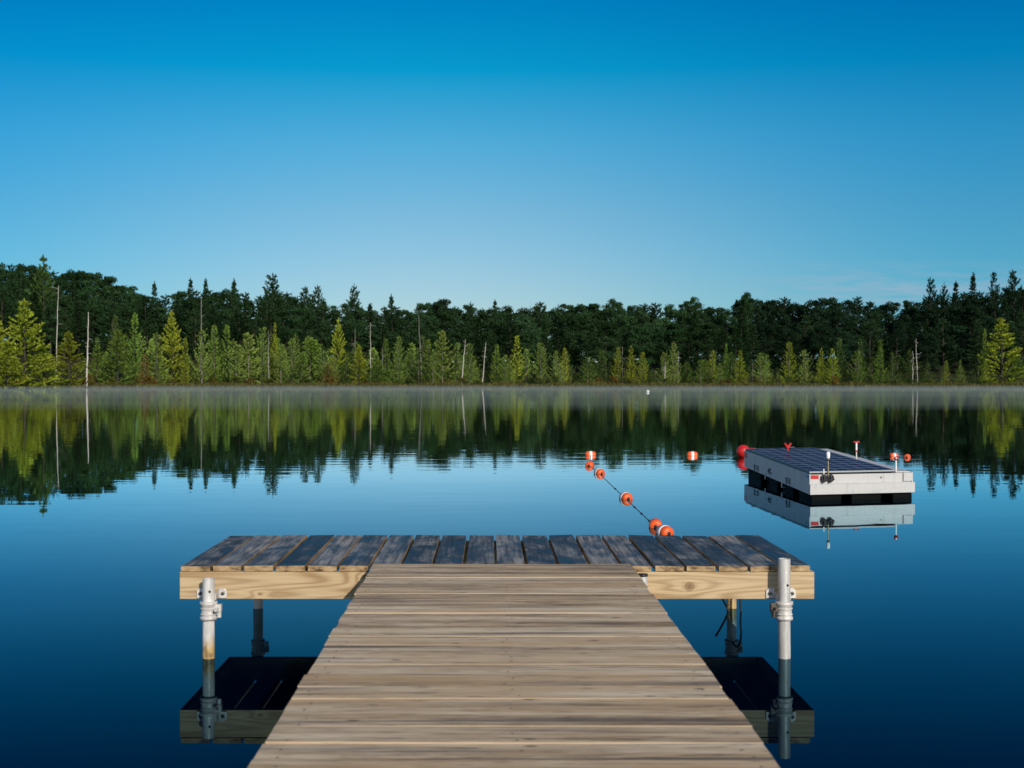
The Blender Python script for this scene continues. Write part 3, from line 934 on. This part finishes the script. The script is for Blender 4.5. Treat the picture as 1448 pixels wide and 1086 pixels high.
LIB = {}
def lib(kind, i, Hh, crown, trunk):
    LIB.setdefault(kind, []).append((Hh, crown, trunk))
for i in range(6):
    rg = random.Random(100+i); Hh = 6.5
    tk, ln = trunk_mesh(rg, Hh, .075, M['palebark'] if i % 2 else M['bark'], .008, 14, .8, (.05,.6), .1)
    lib('spire', i, Hh, spire_crown(rg, Hh, rg.uniform(1.25,1.6), .02, rg.uniform(.9,1.15), rg.uniform(.65,.9), .08, .65, ln, .42).mesh('crown', M['leaf']), tk)
for i in range(5):      # thin, gappy bog tree with bare stem showing
    rg = random.Random(150+i); Hh = 6.5
    tk, ln = trunk_mesh(rg, Hh, .085, M['palebark'], .012, 18, .9, (.05,.7), .25)
    lib('ragged', i, Hh, spire_crown(rg, Hh, rg.uniform(1.2,1.55), .06, .80, .55, .05, .95, ln, .55).mesh('crown', M['leaf']), tk)
for i in range(4):
    rg = random.Random(200+i); Hh = 9.0
    tk, ln = trunk_mesh(rg, Hh, .14, M['bark'], .01, 16, 1.8, (.1,.8), .3)
    lib('youngpine', i, Hh, plume_crown(rg, Hh, 3.0, .04, .62, .42, ln, .95, .5, 7, .2, .32).mesh('crown', M['leaf']), tk)
for i in range(4):      # slim young pine with upswept open limbs
    rg = random.Random(250+i); Hh = 7.0
    tk, ln = trunk_mesh(rg, Hh, .09, M['palebark'], .014, 12, .9, (.05,.7), .3)
    lib('slimpine', i, Hh, plume_crown(rg, Hh, 1.5, .04, .50, .75, ln, .75, .45, 7, .15, .3).mesh('crown', M['leaf']), tk)
for i in range(5):
    rg = random.Random(300+i); Hh = 14.0
    tk, ln = trunk_mesh(rg, Hh, .24, M['bark'], .012, 22, 2.8, (.2,.9), .3)
    lib('pine', i, Hh, plume_crown(rg, Hh, 3.6, .08, .85, .5, ln, .72, .62, 7, .25, .4).mesh('crown', M['leaf']), tk)
for i in range(4):
    rg = random.Random(350+i); Hh = 13.0
    tk, ln = trunk_mesh(rg, Hh, .2, M['bark'], .006, 10, 1.6, (.1,.6), .1)
    m = plume_crown(rg, Hh, 2.7, .05, .55, .18, ln, .95, .55, 8, .12, .4)
    lib('spruce', i, Hh, m.mesh('crown', M['leaf']), tk)
for i in range(5):
    rg = random.Random(400+i); Hh = 13.0
    tk, ln = trunk_mesh(rg, Hh*.78, .24, M['bark'], .008, 12, 3.0, (.35,.75), .9)
    lib('broadleaf', i, Hh, broad_crown(rg, Hh, 3.5, .06, 36, 150, .30).mesh('crown', M['broad']), tk)
for i in range(4):
    rg = random.Random(500+i); Hh = 1.5
    tk, ln = trunk_mesh(rg, Hh*.8, .03, M['bark'], .02, 6, .7, (.1,.6), .9, 'stem')
    lib('shrub', i, Hh, broad_crown(rg, Hh, .95, .0, 9, 70, .16).mesh('foliage', M['sedge']), tk)

CW = {}; CZ = {}
TREES = []   # dicts for labelling afterwards
NAME = {'spire':'conifer_tree','ragged':'conifer_tree','youngpine':'pine_tree','slimpine':'pine_tree','pine':'pine_tree','spruce':'spruce_tree','broadleaf':'broadleaf_tree','shrub':'shrub'}
trng = random.Random(77)
def tree(kind, px, pytop, Y, col, wpx=None, row='front', note=None, var=None, wmul=1.0):
    X = wx(px, Y); gz = ground_z(X, Y)
    h = max(.5, wz(pytop, Y) - gz)
    vs = LIB[kind]; Hh, crown, tk = vs[trng.randrange(len(vs)) if var is None else var % len(vs)]
    s = h/CZ.setdefault(crown.name, max(v.co.z for v in crown.vertices) if crown.name not in CZ else 0)
    nomw = CW.setdefault(crown.name, None) or CW.__setitem__(crown.name, max(abs(v.co.x) for v in crown.vertices)*2) or CW[crown.name]
    sw = s*wmul
    if wpx: sw = wpx*Y/F/nomw
    root = bpy.data.objects.new(NAME[kind], None); COL.objects.link(root)
    root.location = (X, Y, gz-.03); root.scale = (sw, sw, s*.99); root.rotation_euler = (0, 0, trng.uniform(0, 6.283))
    for nm, me in (('foliage' if kind == 'shrub' else 'crown', crown), ('stem' if kind == 'shrub' else 'trunk', tk)):
        o = bpy.data.objects.new(nm, me); COL.objects.link(o); o.parent = root
        o.color = (*col, 1)
    TREES.append(dict(o=root, px=px, py=pytop, Y=Y, kind=kind, row=row, col=col, note=note))
    return root

def jit(c, a=.12):
    k = 1+trng.uniform(-a, a); return (min(1,c[0]*k*(1+trng.uniform(-.06,.06))), min(1,c[1]*k), c[2]*k)
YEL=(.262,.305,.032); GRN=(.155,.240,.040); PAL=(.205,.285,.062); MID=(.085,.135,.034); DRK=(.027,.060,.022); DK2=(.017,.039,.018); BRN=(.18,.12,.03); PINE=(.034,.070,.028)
CN = {'y':YEL,'g':GRN,'p':PAL,'m':MID,'d':DRK,'b':BRN}
# shore row measured on the photograph: kind, x, top y, colour, width px, extra depth
FRONT = [
 ('youngpine',35,419,'y',92,2),('youngpine',-6,440,'y',70,3),('youngpine',98,466,'y',58,3.5),('youngpine',62,487,'y',60,1.2),('youngpine',10,480,'y',70,1.0),
 ('spire',163,442,'m',34,10),('youngpine',166,463,'g',52,2.5),('spire',190,439,'g',34,8),('youngpine',243,436,'y',44,7),('spire',222,468,'p',36,4),
 ('spire',205,499,'b',26,2),('spire',262,474,'y',26,3),('ragged',285,462,'p',34,5),('spire',303,456,'g',32,7),('spire',320,457,'g',32,8),('ragged',334,480,'p',34,3),
 ('ragged',352,468,'p',32,4),('ragged',372,460,'p',28,5),('spire',389,454,'y',20,7),('ragged',397,484,'p',28,3),('ragged',413,476,'p',32,4),('ragged',438,477,'g',36,4),('ragged',426,496,'p',28,2.5),('ragged',458,494,'p',34,3),('spire',465,512,'b',24,2.2),
 ('youngpine',478,447,'y',32,9),('youngpine',508,486,'y',30,4),('spire',490,510,'m',26,5),('youngpine',533,508,'g',42,3),('spire',547,500,'m',28,6),
 ('spire',564,473,'p',28,4),('ragged',592,490,'m',30,5),('spire',606,478,'g',32,6),('ragged',626,465,'p',40,4),('ragged',612,497,'p',24,3),('ragged',646,482,'p',22,5),('ragged',664,483,'p',34,4),
 ('spire',702,484,'g',28,5),('ragged',714,500,'p',26,3),('spire',731,472,'y',30,4),('spire',720,505,'p',22,2.5),('ragged',765,482,'p',30,4),('ragged',785,494,'p',28,4),('spire',798,490,'y',26,5),('ragged',792,512,'p',24,2),
 ('ragged',831,503,'g',34,4),('spire',852,522,'m',24,3),('spire',874,489,'y',26,5),('spire',893,486,'y',30,3.5),('spire',909,496,'y',24,4),('spire',922,520,'m',22,4),('ragged',939,496,'p',30,4),('spire',953,481,'p',26,5),
 ('ragged',991,507,'g',28,4),('ragged',1008,494,'y',18,5),('spire',1027,483,'g',28,6),('spire',1046,493,'y',32,3.5),('ragged',1018,512,'p',24,3),('ragged',1076,497,'p',30,4),
 ('spire',1084,499,'g',22,5),('spire',1116,481,'y',34,3.5),('ragged',1139,493,'p',24,4),('spire',1161,489,'y',26,5),('spire',1177,491,'y',32,4),('spire',1187,475,'m',32,8),('ragged',1213,494,'g',26,5),('spire',1217,474,'m',32,10),
 ('spire',1244,478,'g',32,5),('spire',1262,496,'m',24,5),('spire',1286,492,'m',30,8),('spire',1312,512,'m',24,4),('spire',1338,508,'y',14,4),('spire',1358,508,'g',22,4),
 ('youngpine',1417,447,'y',62,4),('spire',1392,462,'g',22,5),('spire',1393,508,'y',14,2.5),('youngpine',1440,500,'g',36,3),('spire',1375,520,'m',20,5),
]
for k, x, y, c, w, dd in FRONT:
    if k == 'ragged' and x < 640 and trng.random() < .55: k = 'slimpine'
    X = wx(x, SHORE); Y = shore_y(X)+dd
    tree(k, x, y, Y, jit(CN[c], .18), w*(trng.uniform(1.15,1.6) if x < 640 and k != 'youngpine' else trng.uniform(1.0,1.3) if k != 'youngpine' else trng.uniform(1.1,1.25)), 'front')
# low filler conifers at the water's edge
x = 6
while x < 1448:
    yy = trng.uniform(500, 524) + (6 if x > 800 else 0) + (6 if x > 1250 else 0)
    kk = 'ragged' if trng.random() < .6 else 'spire'
    cc = trng.choice(['g','p','m','m'] if x < 780 else ['g','m','m','d'])
    X = wx(x, SHORE)
    tree(kk, x, yy, shore_y(X)+trng.uniform(5, 9), jit(CN[cc], .25), trng.uniform(22, 44), 'low')
    x += trng.uniform(15, 23)
# second rank filling the gaps behind the shore row
x = 138
while x < 1320:
    yy = trng.uniform(468, 496) if x < 620 else trng.uniform(488, 514)
    if x > 1050: yy += 6
    kk = trng.choice(['ragged','slimpine','spire'])
    cc = trng.choice(['p','p','g','g','m'] if x < 620 else ['p','g','m','m'])
    X = wx(x, SHORE)
    tree(kk, x, yy, shore_y(X)+trng.uniform(8, 12), jit(CN[cc], .35), trng.uniform(26, 46), 'rank')
    x += trng.uniform(13, 24) if x < 620 else trng.uniform(26, 60)
# dark wood
SKY_L = [(-20,366),(0,366),(30,367),(62,372),(100,375),(130,377),(150,384),(180,397),(205,402),(240,404),(268,396),(300,398),(330,394),(355,404),(385,396),(410,402),(432,402),(455,408),(480,418),(502,408),(525,417),(553,416),(578,428),(600,422),(640,422),(670,428),(700,424),(740,428),(770,427),(800,424),(830,420),(865,421),(898,425),(925,420),(950,420),(978,417),(1003,427),(1022,430),(1055,414),(1082,419),(1110,416),(1140,420),(1180,416),(1230,415),(1262,424),(1300,416),(1320,400),(1345,402),(1372,396),(1400,396),(1440,390),(1470,388)]
def skyl(x):
    for (a, ya), (b, yb) in zip(SKY_L, SKY_L[1:]):
        if a <= x <= b: return ya+(yb-ya)*(x-a)/(b-a)
    return SKY_L[0][1] if x < 0 else SKY_L[-1][1]
MARK = [('pine',62,357,(.075,.125,.032),72,'youngpine'),('spruce',218,394,PINE,30,None),('spruce',270,390,DRK,34,None),('spruce',291,391,DRK,34,None),('spruce',330,391,PINE,34,None),('pine',385,383,PINE,70,None),
 ('pine',430,402,PINE,44,None),('pine',449,400,PINE,34,None),('pine',502,398,PINE,40,None),('spruce',553,412,PINE,34,None),('spruce',700,421,PINE,28,None),('pine',667,424,PINE,40,None),('pine',765,424,PINE,50,None),
 ('pine',905,432,PINE,60,None),('broadleaf',978,417,DRK,46,None),('broadleaf',1055,410,DRK,30,None),('broadleaf',625,420,DK2,56,None),('broadleaf',868,420,DRK,46,None),
 ('pine',1316,389,DK2,44,None),('spruce',1352,394,DK2,34,None),('spruce',1375,382,DK2,34,None),('pine',1407,381,DK2,38,None),('pine',1435,378,DK2,42,None),('pine',1336,397,DK2,30,None),('pine',1462,385,DK2,40,None)]
for k, x, y, c, w, alt in MARK:
    tree(alt or k, x, y, 222 if x > 200 else 214, jit(c,.06), w, 'mark')
x = -22
while x < 1472:
    y = skyl(x)+trng.uniform(1, 8)+(7 if 180 < x < 580 or x > 1310 else 0)
    if x < 190: k = 'broadleaf' if trng.random() < .8 else 'pine'
    elif x < 580: k = trng.choice(['spruce','pine','broadleaf','pine'])
    elif x < 830: k = trng.choice(['broadleaf','broadleaf','pine'])
    elif x < 1300: k = trng.choice(['broadleaf','broadleaf','broadleaf','pine'])
    else: k = trng.choice(['pine','spruce'])
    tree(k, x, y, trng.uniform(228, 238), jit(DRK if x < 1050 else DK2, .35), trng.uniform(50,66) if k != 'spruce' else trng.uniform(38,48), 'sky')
    x += trng.uniform(16, 23)
for (Y0, Y1, dy0, dy1, step, row) in ((243, 252, 7, 15, 20, 'back'), (214, 221, 12, 30, 24, 'mid'), (203, 210, 34, 60, 23, 'near')):
    x = -18
    while x < 1470:
        y = skyl(x)+trng.uniform(dy0, dy1)
        if x > 1300: y += 8
        if 180 < x < 580 and row == 'back': y += 6
        k = trng.choice(['broadleaf','pine','spruce','broadleaf'] if x > 500 or x < 160 else ['pine','spruce','pine','broadleaf'])
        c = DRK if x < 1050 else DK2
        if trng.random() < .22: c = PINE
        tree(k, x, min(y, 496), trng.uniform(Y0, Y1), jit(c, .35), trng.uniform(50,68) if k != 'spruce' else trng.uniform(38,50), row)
        x += step*trng.uniform(.8, 1.2)

# dead standing trunks: base x, base y, top x, top y, base radius m, wood, label
def snag(bx, by, tx, ty, r, mat, label, dd=1.2, stubs=8):
    dd = 2.0 if by >= 540 else 5.5
    r *= .64
    X = wx(bx, SHORE); Y = shore_y(X)+dd
    X = wx(bx, Y); gz = ground_z(X, Y)
    zb = min(gz, wz(by, Y)); top = Vector((wx(tx, Y)-X, trng.uniform(-.2,.2), wz(ty, Y)-zb))
    rg = random.Random(int(bx*7))
    root = empty('dead_tree', (X, Y, zb), label, 'dead tree', 'bare dead trunks along the far shore')
    m = MB(); pts = []; rad = []
    for i in range(9):
        t = i/8
        p = top*t + Vector((rg.gauss(0,.03) if 0 < i < 8 else 0, rg.gauss(0,.05), 0)); pts.append(p); rad.append(r*(1-.72*t))
    m.tube(pts, rad, 8); tr = m.build('trunk', mat, root)
    for k in range(stubs):
        b = MB(); t = rg.uniform(.35,.97); az = rg.uniform(0,6.283); l = rg.uniform(.2,.8)
        p = top*t; e = p+Vector((math.cos(az)*l, math.sin(az)*l*.6, rg.uniform(-.15,.35)*l)); mm = p.lerp(e,.55)+Vector((0,0,-.06))
        b.tube([p, mm, e], [r*.28, r*.2, .012], 5); b.build('branch', mat, root)
    return root
SN = [
 (79,528,83,404,.13,'dead','tall slim pale dead trunk in front of the yellow pines at far left'),
 (123,545,125,441,.19,'dead','thick bright white dead trunk at the water edge, right of the yellow pines'),
 (284,480,285,421,.12,'greydead','grey dead trunk with a broken top poking up against the dark wood'),
 (380,542,380,470,.10,'greydead','slender grey dead trunk among the dense pale conifers left of the yellow larch'),
 (502,512,502,465,.09,'greydead','short grey dead trunk just right of the yellow larch'),
 (524,512,524,456,.10,'dead','thin white dead trunk between the yellow larch and the pale lone spire'),
 (541,522,541,490,.08,'greydead','stubby grey dead trunk just right of the thin white one'),
 (597,500,592,446,.09,'greydead','leaning thin grey dead trunk left of the two pale-stemmed conifers'),
 (653,545,658,480,.13,'dead','crooked white dead trunk at the water edge mid shore'),
 (682,538,687,484,.12,'dead','slanting white dead trunk in a dark gap mid shore'),
 (880,535,880,490,.08,'greydead','slender dead stem between two bright yellow conifers'),
 (941,540,941,512,.08,'dead','short pale dead stem left of the grey-green spire'),
 (958,538,960,497,.09,'greydead','pale dead stem touching the grey-green spire'),
 (1065,538,1064,510,.07,'greydead','short grey dead stem right of the small yellow spires'),
 (1297,536,1295,479,.10,'dead','taller of the two bleached dead stems at right'),
 (1291,536,1290,496,.08,'dead','shorter of the two bleached dead stems at right'),
 (111,445,110,400,.14,'greydead','pale bare trunk high among the dark trees at upper left'),
]
for s in SN[:-1]: snag(s[0], s[1], s[2], s[3], s[4], M[s[5]], s[6])

# shrubs and sedge along the water's edge
x = -5
while x < 1450:
    X = wx(x, SHORE)
    c = trng.choice([(.085,.11,.02),(.06,.09,.02),(.12,.12,.025),(.14,.085,.02)])
    yy = trng.uniform(529, 538) + (-3 if x < 130 else 0)
    tree('shrub', x, yy, shore_y(X)+trng.uniform(.6, 2.2), jit(c, .2), trng.uniform(14, 26), 'shrub')
    x += trng.uniform(18, 34)
def make_sedge():
    rg = random.Random(9); m = MB()
    X = -82.
    while X < 92:
        n = 8
        for k in range(n):
            x_ = X+rg.uniform(-.1,.1); y_ = shore_y(x_)+abs(rg.gauss(0,.8))-.25
            z_ = max(ground_z(x_, y_), -.02)
            hh = rg.uniform(.12,.55)*(1+.8*mnoise.noise((x_*.25,0,0)))
            d = Vector((rg.gauss(0,.45), rg.gauss(0,.35)-.1, 1))
            kite(m, Vector((x_,y_,z_)), d, max(.1,hh), rg.uniform(.06,.13), rg=rg)
        X += .045
    o = m.build('sedge', M['sedge'])
    o.color = (.125,.115,.035,1)
    setp(o, 'low brownish sedge fringing the whole far shore', 'sedge', kind='stuff')
make_sedge()

# ------------------------------------------------------------------ labels for the trees
LAND = [(35,'far-left yellow pine'),(125,'thick white snag'),(243,'yellow-topped young pine'),(285,'broken grey snag'),(389,'thin yellow spire'),(478,'leaning yellow larch'),(564,'pale lone spire'),
        (655,'crooked white snag'),(731,'mid-shore yellow spire'),(893,'brightest yellow conifer'),(1046,'plump yellow conifer'),(1116,'lone yellow conifer'),(1295,'twin bleached stems'),(1417,'broad yellow pine')]
LAND_TREE = {35:'biggest yellow-green pine on the shore, at far left',243:'yellow-topped young pine left of the broken-topped grey snag',389:'thin yellow spire of a conifer among the dense pale ones',
  478:'leaning yellow larch standing tall before the dark wood',564:'pale lone spire conifer in a dark gap left of the crooked white snag',731:'yellow conifer spire mid shore, right of the slanting white snag',893:'brightest yellow conifer on the shore above the orange floats',
  1046:'small plump yellow conifer on the shore left of the raft mast line',1116:'lone bright yellow conifer on the shore above the raft',1417:'broad yellow-green pine on the shore at far right'}
ORD = ['first','second','third','fourth','fifth','sixth','seventh','eighth','ninth','tenth','eleventh','twelfth','thirteenth','fourteenth','fifteenth']
def cname(c):
    r, g, b = c
    if g < .03 + .03 and r < .055: return 'dark green'
    if r > g*1.25: return 'brownish'
    if b < .04 and r > .17: return 'yellow-green'
    if r > .14: return 'pale green'
    if r > .085: return 'mid green'
    return 'deep green'
KN = {'spire':'spire conifer','ragged':'ragged conifer','youngpine':'young pine','slimpine':'slim pine','pine':'plumed pine','spruce':'pointed spruce','broadleaf':'round broadleaf','shrub':'low shrub'}
ROWN = {'front':'on the shore','low':'at the waterline','rank':'behind the shore row','mark':'on the skyline','sky':'in the back row','back':'behind the back row','mid':'deep in the wood','near':"at the wood's edge",'shrub':'by the water'}
CAT = {'spire':'conifer','ragged':'conifer','youngpine':'pine tree','slimpine':'pine tree','pine':'pine tree','spruce':'spruce tree','broadleaf':'broadleaf tree','shrub':'shrub'}
MARKL = {62:'tall green pine rising above the round trees at far left',385:'tall pine with wide ragged plumes at its top on the skyline',1435:'tallest dark pine on the skyline at far right',502:'dark pine with a pointed brush top on the mid-left skyline',1055:'small round treetop rising above the level skyline left of the cloud',1316:'leftmost tall dark pine of the group at far right'}
cells = {}
for t in TREES:
    x = t['px']
    lab = None
    if t['row'] == 'front' and x in LAND_TREE and t['kind'] in ('spire','youngpine'): lab = LAND_TREE[x]
    if t['row'] == 'mark' and x in MARKL: lab = MARKL[x]
    if lab is None:
        lx, ln = min(LAND, key=lambda q: abs(q[0]-x))
        side = 'left' if x < lx else 'right'
        key = (cname(t['col']), t['kind'], t['row'], lx, side)
        cells.setdefault(key, []).append(t)
        t['key'] = (key, ln)
    t['lab'] = lab
for key, L in cells.items():
    L.sort(key=lambda t: abs(t['px']-key[3]))
    for i, t in enumerate(L):
        ln = t['key'][1]
        o = '' if len(L) == 1 else ORD[i]+' '
        t['lab'] = f"{o}{key[0]} {KN[t['kind']]} {ROWN[t['row']]}, {key[4]} of the {ln}"
for t in TREES:
    g = {'front':'pale conifers along the far shore','low':'pale conifers along the far shore','rank':'pale conifers along the far shore','shrub':'low shrubs along the water edge'}.get(t['row'], 'dark trees of the wood behind the shore')
    setp(t['o'], t['lab'], CAT[t['kind']], g)
